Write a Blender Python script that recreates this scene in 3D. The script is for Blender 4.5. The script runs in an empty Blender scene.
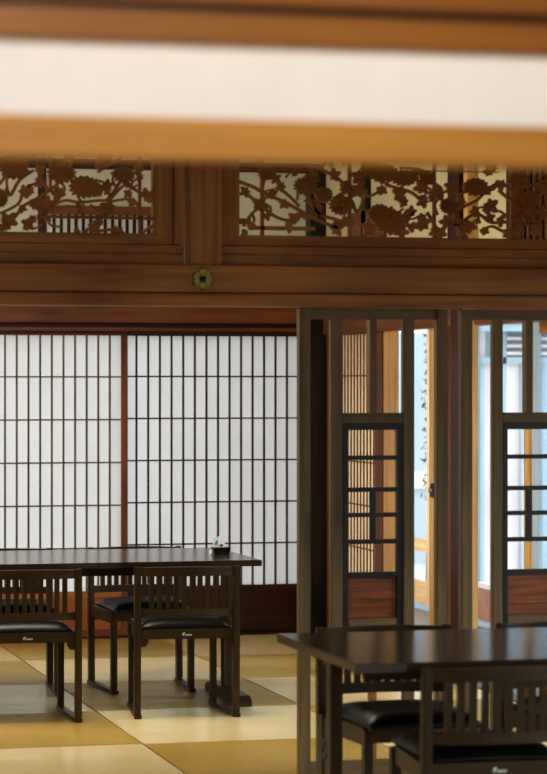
import bpy, bmesh, math, random
from mathutils import Vector, Matrix
random.seed(7)
C = bpy.context.scene.collection
PI = math.pi
# ---------------------------------------------------------------- survey of the room (metres)
F, CX, CY, H = 2290.0, 126.0, 381.0, 1.45
PSI = math.radians(12.46)
cs, sn = math.cos(PSI), math.sin(PSI)
def atY(x, y, Y):
    r = (x-CX)/F; dy = cs - r*sn; k = Y/dy
    return (k*(r*cs+sn), H + (CY-y)/F*k)
def wx(x, Y): return atY(x, 0, Y)[0]
def yX(x, X):
    r = (x-CX)/F
    return X*(cs-r*sn)/(r*cs+sn)
# ---------------------------------------------------------------- materials
def srgb(r, g, b):
    f = lambda c: (c/255/12.92) if c/255 <= .04045 else ((c/255+.055)/1.055)**2.4
    return (f(r), f(g), f(b), 1)
def newmat(name):
    m = bpy.data.materials.new(name); m.use_nodes = True
    nt = m.node_tree; b = nt.nodes['Principled BSDF']
    return m, nt, b
def wood(name, c1, c2, axis='x', rough=.5, scale=1.0, bump=.15, spec=.4, coat=0, dist=.6):
    m, nt, b = newmat(name); N = nt.nodes; L = nt.links
    tc = N.new('ShaderNodeTexCoord'); mp = N.new('ShaderNodeMapping')
    s = {'x': (1.2, 22, 22), 'y': (22, 1.2, 22), 'z': (22, 22, 1.2)}[axis]
    mp.inputs['Scale'].default_value = [v*scale for v in s]
    L.new(tc.outputs['Object'], mp.inputs[0])
    n = N.new('ShaderNodeTexNoise'); n.inputs['Scale'].default_value = 1.6; n.inputs['Detail'].default_value = 6
    n.inputs['Distortion'].default_value = dist
    L.new(mp.outputs[0], n.inputs['Vector'])
    n2 = N.new('ShaderNodeTexNoise'); n2.inputs['Scale'].default_value = 1.4; n2.inputs['Detail'].default_value = 2
    L.new(tc.outputs['Object'], n2.inputs['Vector'])
    mx = N.new('ShaderNodeMath'); mx.operation = 'MULTIPLY_ADD'; mx.inputs[1].default_value = .45; 
    L.new(n2.outputs['Fac'], mx.inputs[0])
    sc = N.new('ShaderNodeMath'); sc.operation = 'MULTIPLY'; sc.inputs[1].default_value = .6
    L.new(n.outputs['Fac'], sc.inputs[0]); L.new(sc.outputs[0], mx.inputs[2])
    r = N.new('ShaderNodeValToRGB'); r.color_ramp.elements[0].position = .34; r.color_ramp.elements[1].position = .7
    r.color_ramp.elements[0].color = c1; r.color_ramp.elements[1].color = c2
    L.new(mx.outputs[0], r.inputs[0]); L.new(r.outputs[0], b.inputs['Base Color'])
    b.inputs['Roughness'].default_value = rough
    b.inputs['Specular IOR Level'].default_value = spec
    b.inputs['Coat Weight'].default_value = coat; b.inputs['Coat Roughness'].default_value = .15
    bp = N.new('ShaderNodeBump'); bp.inputs['Strength'].default_value = bump; bp.inputs['Distance'].default_value = .004
    L.new(n.outputs['Fac'], bp.inputs['Height']); L.new(bp.outputs[0], b.inputs['Normal'])
    return m
def plain(name, c, rough=.6, metal=0, noise=.08, spec=.4, nscale=12):
    m, nt, b = newmat(name); N = nt.nodes; L = nt.links
    tc = N.new('ShaderNodeTexCoord'); n = N.new('ShaderNodeTexNoise'); n.inputs['Scale'].default_value = nscale; n.inputs['Detail'].default_value = 4
    L.new(tc.outputs['Object'], n.inputs['Vector'])
    r = N.new('ShaderNodeValToRGB'); r.color_ramp.elements[0].position = .3; r.color_ramp.elements[1].position = .7
    r.color_ramp.elements[0].color = [v*(1-noise) for v in c[:3]]+[1]; r.color_ramp.elements[1].color = [min(1, v*(1+noise)) for v in c[:3]]+[1]
    L.new(n.outputs['Fac'], r.inputs[0]); L.new(r.outputs[0], b.inputs['Base Color'])
    b.inputs['Roughness'].default_value = rough; b.inputs['Metallic'].default_value = metal
    b.inputs['Specular IOR Level'].default_value = spec
    return m
def tatami(name, c1, c2, axis, rough=.5):
    m, nt, b = newmat(name); N = nt.nodes; L = nt.links
    tc = N.new('ShaderNodeTexCoord'); mp = N.new('ShaderNodeMapping')
    mp.inputs['Scale'].default_value = (3, 260, 1) if axis == 'x' else (260, 3, 1)
    L.new(tc.outputs['Object'], mp.inputs[0])
    n = N.new('ShaderNodeTexNoise'); n.inputs['Scale'].default_value = 1; n.inputs['Detail'].default_value = 3
    L.new(mp.outputs[0], n.inputs['Vector'])
    w = N.new('ShaderNodeTexWave'); w.bands_direction = 'Y' if axis == 'x' else 'X'
    w.inputs['Scale'].default_value = 26; w.inputs['Distortion'].default_value = .3
    L.new(tc.outputs['Object'], w.inputs['Vector'])
    n2 = N.new('ShaderNodeTexNoise'); n2.inputs['Scale'].default_value = 2.2
    L.new(tc.outputs['Object'], n2.inputs['Vector'])
    a = N.new('ShaderNodeMath'); a.operation = 'ADD'; L.new(n.outputs['Fac'], a.inputs[0]); L.new(n2.outputs['Fac'], a.inputs[1])
    r = N.new('ShaderNodeValToRGB'); r.color_ramp.elements[0].position = .35*1; r.color_ramp.elements[1].position = .68
    hf = N.new('ShaderNodeMath'); hf.operation = 'MULTIPLY'; hf.inputs[1].default_value = .5
    L.new(a.outputs[0], hf.inputs[0]); L.new(hf.outputs[0], r.inputs[0])
    r.color_ramp.elements[0].color = c1; r.color_ramp.elements[1].color = c2
    L.new(r.outputs[0], b.inputs['Base Color']); b.inputs['Roughness'].default_value = rough
    b.inputs['Specular IOR Level'].default_value = .85
    bp = N.new('ShaderNodeBump'); bp.inputs['Strength'].default_value = .1; bp.inputs['Distance'].default_value = .002
    L.new(w.outputs['Fac'], bp.inputs['Height']); L.new(bp.outputs[0], b.inputs['Normal'])
    return m
def glass(name):
    m, nt, b = newmat(name); N = nt.nodes; L = nt.links
    N.remove(b); t = N.new('ShaderNodeBsdfTransparent'); t.inputs[0].default_value = (.93, .97, 1, 1)
    g = N.new('ShaderNodeBsdfGlossy'); g.inputs['Roughness'].default_value = .03
    lw = N.new('ShaderNodeLayerWeight'); lw.inputs[0].default_value = .5; pw = N.new('ShaderNodeMath'); pw.operation = 'POWER'; pw.inputs[1].default_value = 4; fr = N.new('ShaderNodeMath'); fr.operation = 'MULTIPLY'; fr.inputs[1].default_value = .15; L.new(lw.outputs['Facing'], pw.inputs[0]); L.new(pw.outputs[0], fr.inputs[0])
    mx = N.new('ShaderNodeMixShader'); L.new(fr.outputs[0], mx.inputs[0]); L.new(t.outputs[0], mx.inputs[1]); L.new(g.outputs[0], mx.inputs[2])
    L.new(mx.outputs[0], N['Material Output'].inputs[0]); return m
def paper(name, c, emit=0):
    m, nt, b = newmat(name); N = nt.nodes; L = nt.links
    tc = N.new('ShaderNodeTexCoord'); n = N.new('ShaderNodeTexNoise'); n.inputs['Scale'].default_value = 3; n.inputs['Detail'].default_value = 8
    L.new(tc.outputs['Object'], n.inputs['Vector'])
    r = N.new('ShaderNodeValToRGB'); r.color_ramp.elements[0].color = [v*.92 for v in c[:3]]+[1]; r.color_ramp.elements[1].color = c
    L.new(n.outputs['Fac'], r.inputs[0])
    d = N.new('ShaderNodeBsdfDiffuse'); t = N.new('ShaderNodeBsdfTranslucent'); mx = N.new('ShaderNodeMixShader')
    mx.inputs[0].default_value = .5
    L.new(r.outputs[0], d.inputs[0]); L.new(r.outputs[0], t.inputs[0]); L.new(d.outputs[0], mx.inputs[1]); L.new(t.outputs[0], mx.inputs[2])
    L.new(mx.outputs[0], N['Material Output'].inputs[0]); N.remove(b); return m
M = {}
for ax in 'xyz':
    M['beam'+ax] = wood('beam wood '+ax, srgb(104, 63, 27), srgb(162, 110, 58), ax, .48)
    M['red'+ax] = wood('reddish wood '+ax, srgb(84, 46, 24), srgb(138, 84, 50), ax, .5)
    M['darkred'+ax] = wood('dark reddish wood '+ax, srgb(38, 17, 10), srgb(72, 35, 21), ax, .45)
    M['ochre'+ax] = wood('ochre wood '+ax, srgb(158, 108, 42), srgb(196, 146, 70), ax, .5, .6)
    M['grey'+ax] = wood('weathered olive wood '+ax, srgb(74, 60, 38), srgb(124, 102, 68), ax, .5)
    M['pale'+ax] = wood('pale cedar '+ax, srgb(176, 132, 78), srgb(226, 186, 128), ax, .5)
    M['dark'+ax] = wood('blackened wood '+ax, srgb(26, 20, 15), srgb(48, 38, 28), ax, .4)
    M['orange'+ax] = wood('warm cedar '+ax, srgb(132, 78, 38), srgb(190, 128, 74), ax, .5)
    M['furn'+ax] = wood('dark stained furniture wood '+ax, srgb(42, 30, 15), srgb(78, 57, 30), ax, .36, 1, .05, .3)
    M['furntop'+ax] = wood('dark table top '+ax, srgb(44, 31, 18), srgb(68, 49, 30), ax, .17, 1, .01, .55, .0)
    M['blue'+ax] = wood('blue grey painted wood '+ax, srgb(142, 160, 170), srgb(172, 186, 192), ax, .6)
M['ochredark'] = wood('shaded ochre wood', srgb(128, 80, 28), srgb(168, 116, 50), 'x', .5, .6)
M['board'] = wood('figured lower board', srgb(50, 22, 9), srgb(158, 90, 48), 'x', .4, .8, dist=3)
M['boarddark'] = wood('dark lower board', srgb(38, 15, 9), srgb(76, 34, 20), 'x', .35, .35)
M['boardlit'] = wood('lit brown lower board', srgb(116, 68, 36), srgb(170, 108, 62), 'x', .4, .35)  # lightened brown; on the left shoji it stands in for light
M['carve'] = wood('carved transom wood', srgb(110, 66, 28), srgb(164, 108, 54), 'x', .6, .5)
M['planks'] = wood('silvery planks', srgb(206, 190, 188), srgb(240, 226, 222), 'z', .7, .3)
M['plaster'] = plain('plaster', srgb(206, 200, 160), .9, noise=.04)
M['plaster_grey'] = plain('greyish plaster', srgb(214, 214, 200), .9, noise=.04)
M['white'] = plain('white plaster', srgb(244, 243, 246), .9, noise=.02)
M['paper'] = paper('shoji paper', srgb(230, 231, 231))
M['papercream'] = paper('cream shoji paper', srgb(246, 232, 208))
M['leather'] = plain('black leather', srgb(10, 13, 16), .38, noise=.15, spec=.5, nscale=60)
M['brass'] = plain('aged brass', srgb(150, 138, 74), .4, .75, .35, nscale=90)
M['iron'] = plain('dark metal', srgb(40, 46, 50), .35, .8)
M['lacquer'] = plain('black lacquer', srgb(10, 10, 12), .15)
M['mark'] = plain('silver grey print', srgb(205, 212, 205), .4, noise=.02)
M['tissue'] = plain('white paper', srgb(238, 226, 232), .9, noise=.02)
M['packet'] = plain('pale blue paper', srgb(206, 222, 228), .7, noise=.03)
M['teal'] = plain('teal print', srgb(40, 130, 160), .7)
M['amber'] = plain('yellowish ceramic', srgb(180, 170, 110), .3)
M['redliquid'] = plain('dark red cap', srgb(60, 18, 16), .3)
M['glass'] = glass('window glass')
M['engawa'] = wood('veranda floor boards', srgb(70, 66, 62), srgb(112, 106, 100), 'y', .3, .5)
M['gravel'] = plain('pale gravel', srgb(205, 205, 200), .95, noise=.2, nscale=40)
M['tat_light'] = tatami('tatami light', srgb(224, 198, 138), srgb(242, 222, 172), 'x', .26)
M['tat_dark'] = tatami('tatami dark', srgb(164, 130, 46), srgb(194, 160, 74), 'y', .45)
M['tile'] = plain('grey roof tiles', srgb(120, 135, 145), .6, noise=.2)
M['paleblue'] = plain('pale blue wall panel', srgb(190, 198, 205), .8, noise=.05, nscale=2)
M['leaf'] = plain('dark green leaf', srgb(50, 78, 48), .6, noise=.4, nscale=20)
M['bark'] = wood('bark', srgb(70, 58, 46), srgb(104, 90, 72), 'z', .8)
# ---------------------------------------------------------------- mesh helpers
class MB:
    def __init__(s): s.v = []; s.f = []
    def box(s, x0, x1, y0, y1, z0, z1):
        if x0 > x1: x0, x1 = x1, x0
        if y0 > y1: y0, y1 = y1, y0
        if z0 > z1: z0, z1 = z1, z0
        n = len(s.v)
        s.v += [(x0, y0, z0), (x1, y0, z0), (x1, y1, z0), (x0, y1, z0), (x0, y0, z1), (x1, y0, z1), (x1, y1, z1), (x0, y1, z1)]
        s.f += [tuple(n+i for i in q) for q in ((0, 3, 2, 1), (4, 5, 6, 7), (0, 1, 5, 4), (1, 2, 6, 5), (2, 3, 7, 6), (3, 0, 4, 7))]
        return s
    def hexa(s, pts):
        n = len(s.v); s.v += pts
        s.f += [tuple(n+i for i in q) for q in ((0, 3, 2, 1), (4, 5, 6, 7), (0, 1, 5, 4), (1, 2, 6, 5), (2, 3, 7, 6), (3, 0, 4, 7))]
        return s
    def poly_xz(s, pts, y0, y1):
        a = sum(pts[i][0]*pts[(i+1) % len(pts)][1]-pts[(i+1) % len(pts)][0]*pts[i][1] for i in range(len(pts)))
        if a < 0: pts = pts[::-1]
        n = len(s.v); k = len(pts)
        s.v += [(p[0], y0, p[1]) for p in pts] + [(p[0], y1, p[1]) for p in pts]
        s.f.append(tuple(range(n, n+k))); s.f.append(tuple(range(n+2*k-1, n+k-1, -1)))
        for i in range(k):
            j = (i+1) % k; s.f.append((n+j, n+i, n+k+i, n+k+j))
        return s
    def tube(s, pts, rad, seg=8):
        n = len(s.v); P = [Vector(p) for p in pts]
        for i, p in enumerate(P):
            d = (P[min(i+1, len(P)-1)]-P[max(i-1, 0)]).normalized()
            a = d.orthogonal().normalized(); b = d.cross(a); r = rad[i] if isinstance(rad, (list, tuple)) else rad
            for k in range(seg):
                t = 2*PI*k/seg; s.v.append(tuple(p+a*r*math.cos(t)+b*r*math.sin(t)))
        for i in range(len(P)-1):
            for k in range(seg):
                s.f.append((n+i*seg+k, n+i*seg+(k+1) % seg, n+(i+1)*seg+(k+1) % seg, n+(i+1)*seg+k))
        s.f.append(tuple(n+k for k in range(seg-1, -1, -1))); s.f.append(tuple(n+(len(P)-1)*seg+k for k in range(seg)))
        return s
    def build(s, name, mat, parent=None, bevel=0, smooth=False, subd=0):
        me = bpy.data.meshes.new(name); me.from_pydata(s.v, [], s.f); me.update()
        bm = bmesh.new(); bm.from_mesh(me); bmesh.ops.recalc_face_normals(bm, faces=bm.faces)
        if bevel:
            bmesh.ops.bevel(bm, geom=list(bm.edges), offset=bevel, segments=2, affect='EDGES', clamp_overlap=True)
        bm.to_mesh(me); bm.free()
        o = bpy.data.objects.new(name, me); C.objects.link(o)
        me.materials.append(mat)
        if parent is not None: o.parent = parent
        if smooth:
            for p in me.polygons: p.use_smooth = True
        if subd:
            md = o.modifiers.new('sub', 'SUBSURF'); md.levels = subd; md.render_levels = subd
        return o
def B(name, mat, x0, x1, y0, y1, z0, z1, parent=None, bevel=0):
    return MB().box(x0, x1, y0, y1, z0, z1).build(name, M[mat], parent, bevel)
def tag(o, label, cat, group=None, kind=None):
    if label: o['label'] = label
    if cat: o['category'] = cat
    if group: o['group'] = group
    if kind: o['kind'] = kind
    return o
def struct(o, label=None):
    o['kind'] = 'structure'
    if label: o['label'] = label; o['category'] = 'room'
    return o
def empty(name, loc=(0, 0, 0), rz=0):
    o = bpy.data.objects.new(name, None); C.objects.link(o); o.location = loc; o.rotation_euler = (0, 0, rz); o.empty_display_size = .1
    return o
def dup(root, loc, rz, label):
    r = root.copy(); C.objects.link(r); r.location = loc; r.rotation_euler = (0, 0, rz); r['label'] = label
    for ch in list(root.children):
        c = ch.copy(); C.objects.link(c); c.parent = r
        for g in list(ch.children):
            d = g.copy(); C.objects.link(d); d.parent = c
    return r
tn = [0]
def trim(mat, x0, x1, y0, y1, z0, z1, label, bevel=.004):
    tn[0] += 1
    o = B('trim_%d' % tn[0], mat, x0, x1, y0, y1, z0, z1, None, bevel)
    return struct(o, label)
# ---------------------------------------------------------------- shell
XL, XR, YB, YF, ZC = -4.5, 3.95, -3.0, 12.64, 2.86
YM, YN = 7.85, 2.75            # middle and near lintel faces
MAT = .931
fl = B('floor', 'darky', XL-.1, XR+.14, YB-.1, YF+.14, -.12, -.032); struct(fl, 'tatami floor of square mats laid in a checker of light and dark straw')
r_ = random.Random(3)
for i in range(-3, 2):
    for j in range(-5, 4):
        x0 = 2.041+i*MAT; y0 = 8.92+j*MAT
        if y0 + .1 > YF: continue
        m = M['tat_light'] if (i+j) % 2 == 0 else M['tat_dark']  # one straw in two tones, standing in for light on the turned weave
        MB().box(x0+.003, x0+MAT-.003, y0+.0008, y0+MAT-.0008, -.032, 0).build('tatami_mat', m, fl, .002)
mb = MB(); mb.box(XL, 2.041-3*MAT, YB, YF, -.032, 0); mb.box(2.041-3*MAT, XR, YB, 8.92-5*MAT, -.032, 0); mb.box(3.903, XR, 8.92-5*MAT, YF, -.032, 0)
mb.build('straw_border', M['tat_light'], fl)
struct(B('ceiling', 'darkx', XL-.1, XR+.1, YB-.1, YF+.1, ZC, ZC+.1), 'dark board ceiling')
struct(B('wall_left', 'plaster', XL-.12, XL, YB-.1, YF+.12, 0, ZC), 'plaster wall on the left')
struct(B('wall_back', 'plaster', XL, XR, YB-.12, YB, 0, ZC), 'plaster wall behind the camera')
# far wall above the shoji
ZK = 1.715
struct(B('wall_far', 'plaster_grey', XL, XR+.12, YF+.02, YF+.12, 1.90, ZC), 'plaster wall above the paper sliding doors')
trim('redx', XL, XR-.0, YF-.06, YF+.12, 1.778, 1.90, 'reddish wooden lintel above the paper sliding doors')
trim('darkredx', XL, XR, YF-.01, YF+.12, 1.752, 1.778, 'dark recessed strip under the reddish lintel')
trim('redx', XL, XR, YF-.03, YF+.12, 1.733, 1.752, 'thin reddish moulding above the paper sliding doors')
trim('darkredx', XL, XR, YF-.02, YF+.12, ZK, 1.733, 'dark grooved head rail of the paper sliding doors')
trim('darkredx', XL, XR, YF-.03, YF+.04, 2.645, 2.70, 'thin dark beam high on the far wall')
trim('darkredx', XL, XR, YF-.02, YF+.12, -.03, .012, 'floor sill under the paper sliding doors')
# far wall pillars
xs0 = 3.815
trim('darkz', 3.857, XR+.0, YF-.08, YF+.12, 0, 2.645, 'dark corner pillar beside the paper sliding doors')
trim('darkredz', 2.29, 2.335, YF-.005, YF+.05, 1.90, 2.645, 'slim brown post high on the far wall')
# far wall barred transom
fr = empty('barred_transom', (2.34, YF, 2.02)); tag(fr, 'small white transom with dark vertical bars high on the far wall', 'transom')
def child_at(o, p): o.location = Vector(o.location)-Vector(p.location); return o
def add(o, p): o.parent = p; o.location = -Vector(p.location); return o
def part(mbx, name, mat, p, **k):
    o = mbx.build(name, M[mat], None, **k); o.parent = p; o.location = -Vector(p.location); return o
mb = MB().box(2.34, 3.1, YF-.02, YF+.015, 2.385, 2.435).box(2.34, 3.1, YF-.02, YF+.015, 1.98, 2.02).box(3.06, 3.1, YF-.02, YF+.015, 2.02, 2.385)
part(mb, 'frame', 'redx', fr)
part(MB().box(2.34, 3.06, YF+.005, YF+.015, 2.02, 2.385), 'paper', 'white', fr)
mb = MB(); x = 2.37
while x < 3.05: mb.box(x, x+.016, YF-.012, YF+.004, 2.02, 2.385); x += .042
part(mb, 'bars', 'darkz', fr)
# ---------------------------------------------------------------- shoji doors
dn = [0]
def shoji(x0, x1, y, z1, ncell, rows, mats, label, left=.036, right=.036, zpan=(.262, .028), axis='x', nstart=0, lowbar=.036, papermat='paper', bars=None, bd=.0155, rail=None):
    """door in plane y (axis x) or in plane x (axis y: x0,x1 are then Y values)"""
    dn[0] += 1
    frame, boardm = mats
    root = empty('door_%d' % dn[0], (x0, y, 0) if axis == 'x' else (y, x0, 0)); struct(root, label)
    def bx(mb, a0, a1, d0, d1, z0_, z1_):
        if axis == 'x': mb.box(a0, a1, y+d0, y+d1, z0_, z1_)
        else: mb.box(y+d0, y+d1, a0, a1, z0_, z1_)
        return mb
    part(bx(MB(), x0, x0+left, 0, .034, .012, z1), 'stile', frame+'z', root, bevel=.003)
    part(bx(MB(), x1-right, x1, 0, .034, .012, z1), 'stile', frame+'z', root, bevel=.003)
    part(bx(MB(), x0+left, x1-right, .002, .032, z1-.008, z1), 'top_rail', frame+'x', root)
    part(bx(MB(), x0+left, x1-right, .002, .032, zpan[0], zpan[0]+lowbar), 'middle_rail', (rail or frame)+'x', root, bevel=.002)
    part(bx(MB(), x0+left, x1-right, .002, .032, .012, zpan[1]+.022), 'bottom_rail', frame+'x', root, bevel=.002)
    part(bx(MB(), x0+left, x1-right, .012, .02, zpan[1]+.02, zpan[0]), 'lower_board', boardm, root)
    z0_ = zpan[0]+lowbar
    part(bx(MB(), x0+left, x1-right, .018, .0195, z0_, z1-.008), 'paper', papermat, root)
    bars = bars or frame
    W = x1-x0-left-right; mb = MB()
    for k in range(1, ncell):
        a = x0+left+W*k/ncell; bx(mb, a-.0045, a+.0045, .0175-bd, .0175, z0_, z1-.008)
    part(mb, 'vertical_bars', bars+'z', root)
    mb = MB()
    for k in range(1, rows):
        z = z0_+(z1-z0_)*k/rows; bx(mb, x0+left, x1-right, .0176-bd*.7, .0176, z-.004, z+.004)
    part(mb, 'horizontal_bars', bars+'x', root)
    return root
xa = wx(121, YF); xb = wx(127.5, YF)
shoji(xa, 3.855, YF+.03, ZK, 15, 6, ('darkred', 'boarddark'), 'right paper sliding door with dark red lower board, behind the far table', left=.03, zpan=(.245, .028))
shoji(xb-1.07, xb, YF-.01, ZK, 15, 6, ('red', 'boardlit'), 'left paper sliding door with warm brown stiles, behind the far table', bars='grey', zpan=(.229, .028), rail='orange')  # lighter board and orange rail stand in for light from the left
for k in range(2, 5):
    shoji(xb-.02-1.05*k, xb-.0-1.05*(k-1), YF+(.03 if k % 2 == 0 else -.01), ZK, 15, 6, ('red', 'board'), 'paper sliding door further left, outside the photo')
struct(B('wall_far_left', 'plaster', XL, xb-4.2, YF+.02, YF+.12, .0, 1.72), 'plaster wall left of the sliding doors')
# ---------------------------------------------------------------- right side wall X=3.95
struct(B('wall_right', 'plaster', XR+.0, XR+.1, YB, YF+.1, 1.90, ZC), 'plaster wall above the side openings')
trim('redy', XR-.02, XR+.1, 7.9, YF-.08, ZK, 1.90, 'reddish lintel along the side opening')
trim('darkredy', XR-.0, XR+.1, YB, 7.8, ZK, 1.90, 'side lintel of the near room')
trim('grayy' if False else 'darky', XR, XR+.1, YB, YF, -.06, .004, 'grooved floor sill along the side opening')
# side lattice shoji
ya1, ya0 = YF-.0, yX(382, XR)
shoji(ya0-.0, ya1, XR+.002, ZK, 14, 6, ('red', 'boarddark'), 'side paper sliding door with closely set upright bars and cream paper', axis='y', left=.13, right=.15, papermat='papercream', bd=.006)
yp1, yp0 = yX(383, XR), yX(395, XR)
trim('palez', XR-.0, XR+.022, yp0, yp1-.005, 0, 1.715, 'light wooden side post at the edge of the paper door')
# glazed/open sliding door stile with latch
y1_, y0_ = yX(427, XR), yX(437.5, XR)
dn[0] += 1
sd = empty('door_%d' % dn[0], (XR, y0_, 0)); struct(sd, 'warm cedar sliding door seen edge on with a small metal latch')
part(MB().box(XR+.01, XR+.045, y0_, y1_, .006, ZK), 'stile', 'palez', sd, bevel=.003)
part(MB().box(XR+.01, XR+.045, yX(450, XR), yX(448.2, XR)-.02, .006, ZK), 'stile', 'redz', sd, bevel=.003)
part(MB().box(XR+.015, XR+.04, yX(450, XR), y1_-.05, 1.66, ZK), 'top_rail', 'orangey', sd)
part(MB().box(XR+.015, XR+.04, yX(450, XR), y1_-.05, .006, .08), 'bottom_rail', 'orangey', sd)
part(MB().box(XR+.025, XR+.029, yX(450, XR), y1_-.05, .08, 1.66), 'pane', 'glass', sd)
zl = H-(490-381)/F*11.45
lt = part(MB().box(XR-.004, XR+.012, y0_+.05, y0_+.1, zl-.035, zl+.035), 'latch_plate', 'iron', sd, bevel=.003)
lk = part(MB().tube([(XR-.02, y0_+.075, zl), (XR+.0, y0_+.075, zl)], .01, 10), 'latch_knob', 'mark', sd)
# pillar and neighbours
trim('palez', 3.897, XR+.0, 10.18, 10.24, 0, 2.645, 'pale knotted square pillar at the side opening')
trim('darkredz', 3.90, XR+.0, 10.30, 10.42, 0, 2.645, 'dark reddish post behind the pale pillar')
trim('redz', 3.91, XR+.0, 10.49, 10.53, 0, 1.715, 'reddish post behind the dark one')
ys = yX(523, XR)
dn[0] += 1
sd2 = empty('door_%d' % dn[0], (XR, ys-.9, 0)); struct(sd2, 'glazed sliding door with warm cedar stiles at the right')
for (a, b) in ((yX(530, XR+.05), yX(523.5, XR+.05)), (ys-.96, ys-.9)):
    part(MB().box(XR+.05, XR+.062, a, b, .006, ZK), 'stile', 'palez', sd2, bevel=.003)
part(MB().box(XR+.052, XR+.078, ys-.9, ys-.062, 1.66, ZK), 'top_rail', 'orangey', sd2)
part(MB().box(XR+.052, XR+.078, ys-.9, ys-.062, .006, .09), 'bottom_rail', 'orangey', sd2)
part(MB().box(XR+.063, XR+.067, ys-.9, ys-.062, .09, 1.66), 'pane', 'glass', sd2)
# upper dark posts on the side wall
for (xa_, xb_, nm) in ((453, 461, 'a'), (512, 519, 'b'), (366, 371, 'c')):
    trim('darkz', XR-.03, XR+.05, yX(xb_, XR), yX(xa_, XR), 1.90, ZC, 'dark upper post on the side wall')
st = empty('side_transom', (XR, 11.5, 1.92)); tag(st, 'brown boarded transom with carving high on the side wall', 'transom')
part(MB().box(XR-.03, XR+.0, 11.5, 12.02, 2.0, 2.37), 'board', 'redy', st)
wt = empty('woven_transom', (XR, 8.0, 1.95)); tag(wt, 'finely latticed dark transom high at the right end of the side wall', 'transom')
mb = MB(); y = 8.05
while y < 9.56: mb.box(XR-.03, XR-.018, y, y+.012, 1.95, 2.6); y += .034
z = 1.97
while z < 2.6: mb.box(XR-.018, XR-.008, 8.0, 9.6, z, z+.014); z += .034
part(mb, 'lattice', 'darkz', wt)
part(MB().box(XR-.04, XR-.004, 8.0, 9.6, 1.905, 1.95).box(XR-.04, XR-.004, 8.0, 9.6, 2.6, 2.64), 'frame', 'redy', wt)
# solid end of near side wall
for yy in (7.86, 5.2, 2.81, 0.2):
    trim('beamz', XR-.10, XR+.0, yy, yy+.12, 0, 1.72 if yy > 7 or 2.5 < yy < 3 else ZC, 'square wooden pillar on the right side')
# ---------------------------------------------------------------- veranda and outer glazing
XO = 5.0
struct(B('floor_veranda', 'engawa', XR+.1, XO+.12, YB, 16.5, -.1, -.004), 'dark polished veranda floor')
struct(B('ceiling_veranda', 'pale'+'y', XR+.1, XO+.25, YB, 16.5, 2.0, 2.06), 'board ceiling of the veranda')
struct(B('wall_veranda_end', 'planks', XR+.14, XO, 16.4, 16.5, 0, 2.0), 'end wall of the veranda')
trim('oranged' if False else 'orangey', XO-.03, XO+.09, YB, 16.4, 1.80, 1.92, 'outer lintel over the veranda glazing')
trim('bluey', XO-.02, XO+.1, YB, 16.4, -.06, .03, 'outer sill under the veranda glazing')
ye = yX(429, XO)
edges = [16.3, 15.2, ye+.0, 12.95, 12.02, 11.0, 9.9, 8.8, 7.7, 6.6, 5.5, 4.4, 3.3, 2.2, 1.1, 0, -1.1, -2.2]
for k in range(len(edges)-1):
    a1, a0 = edges[k], edges[k+1]
    dn[0] += 1
    w = empty('window_%d' % (dn[0]), (XO, a0, 0)); struct(w, 'glazed veranda door'); fz = 'bluez'; fy = 'bluey'
    if k < 2: fz, fy = 'palez', 'paley'
    part(MB().box(XO, XO+.02, a0, a0+.045, .03, 1.8).box(XO, XO+.02, a1-.045, a1, .03, 1.8), 'frame', fz, w)
    if a1 > ye-.01:
        part(MB().box(XO+.002, XO+.033, a0+.045, a1-.045, .03, .17).box(XO+.002, XO+.033, a0+.045, a1-.045, .36, .44), 'rails', 'paley', w)
    else:
        part(MB().box(XO+.002, XO+.033, a0+.045, a1-.045, .03, .22), 'lower_board', 'boardlit' if a1 > 12 else 'paley', w)
        part(MB().box(XO-.004, XO+.036, a0+.045, a1-.045, .22, .25), 'rail', 'planks', w)
    part(MB().box(XO+.015, XO+.019, a0+.045, a1-.045, .17, 1.8), 'pane', 'glass', w)
# ---------------------------------------------------------------- outside
g = B('ground', 'gravel', XO+.2, 40, -20, 60, -.5, -.4); struct(g, 'pale gravel garden ground')
YO = 18.0
OX = lambda x: wx(x, YO)
OZ = lambda y: atY(500, y, YO)[1]
nb = empty('garden_outbuilding', (8, YO, -.4)); tag(nb, 'blue grey timber outbuilding with silvery planks seen through the veranda glass at the right', 'building')
X0o, X1o = OX(476), 9.6
part(MB().box(X0o, X1o, YO+.06, YO+.12, -.4, OZ(362)), 'plank_wall', 'planks', nb)
part(MB().box(X0o, X1o, YO+.0, YO+.10, OZ(364), OZ(357)), 'beam', 'bluex', nb)
part(MB().box(X0o, X1o, YO+.10, YO+.16, OZ(357), 2.2), 'upper_wall', 'bluex', nb)
part(MB().box(OX(480), OX(489), YO+.085, YO+.10, OZ(357), OZ(330)), 'panel', 'planks', nb)
for y_ in (338, 345.5, 353):
    for (a_, b_) in ((507, 528), (537, 580)):
        part(MB().hexa([(OX(a_), YO+.0, OZ(y_+2)), (OX(b_), YO+.0, OZ(y_+2)), (OX(b_), YO+.08, OZ(y_)), (OX(a_), YO+.08, OZ(y_)), (OX(a_), YO+.0, OZ(y_-1)), (OX(b_), YO+.0, OZ(y_-1)), (OX(b_), YO+.08, OZ(y_-3)), (OX(a_), YO+.08, OZ(y_-3))]), 'louver_slat', 'planks', nb)
for (a_, b_, top, m_) in ((478, 485.5, 362, 'bluez'), (502.5, 506.5, 330, 'bluez'), (522, 524, 362, 'bluez'), (533, 536.5, 330, 'planks'), (543, 552, 362, 'bluez'), (575, 582, 330, 'bluez')):
    part(MB().box(OX(a_), OX(b_), YO+.0 if top < 350 else YO+.03, YO+.08, -.4, OZ(top)), 'post', m_, nb)
part(MB().box(X0o-.1, X1o, YO-.30, YO-.26, OZ(332), OZ(324)), 'eave_board', 'bluex', nb)
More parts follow.
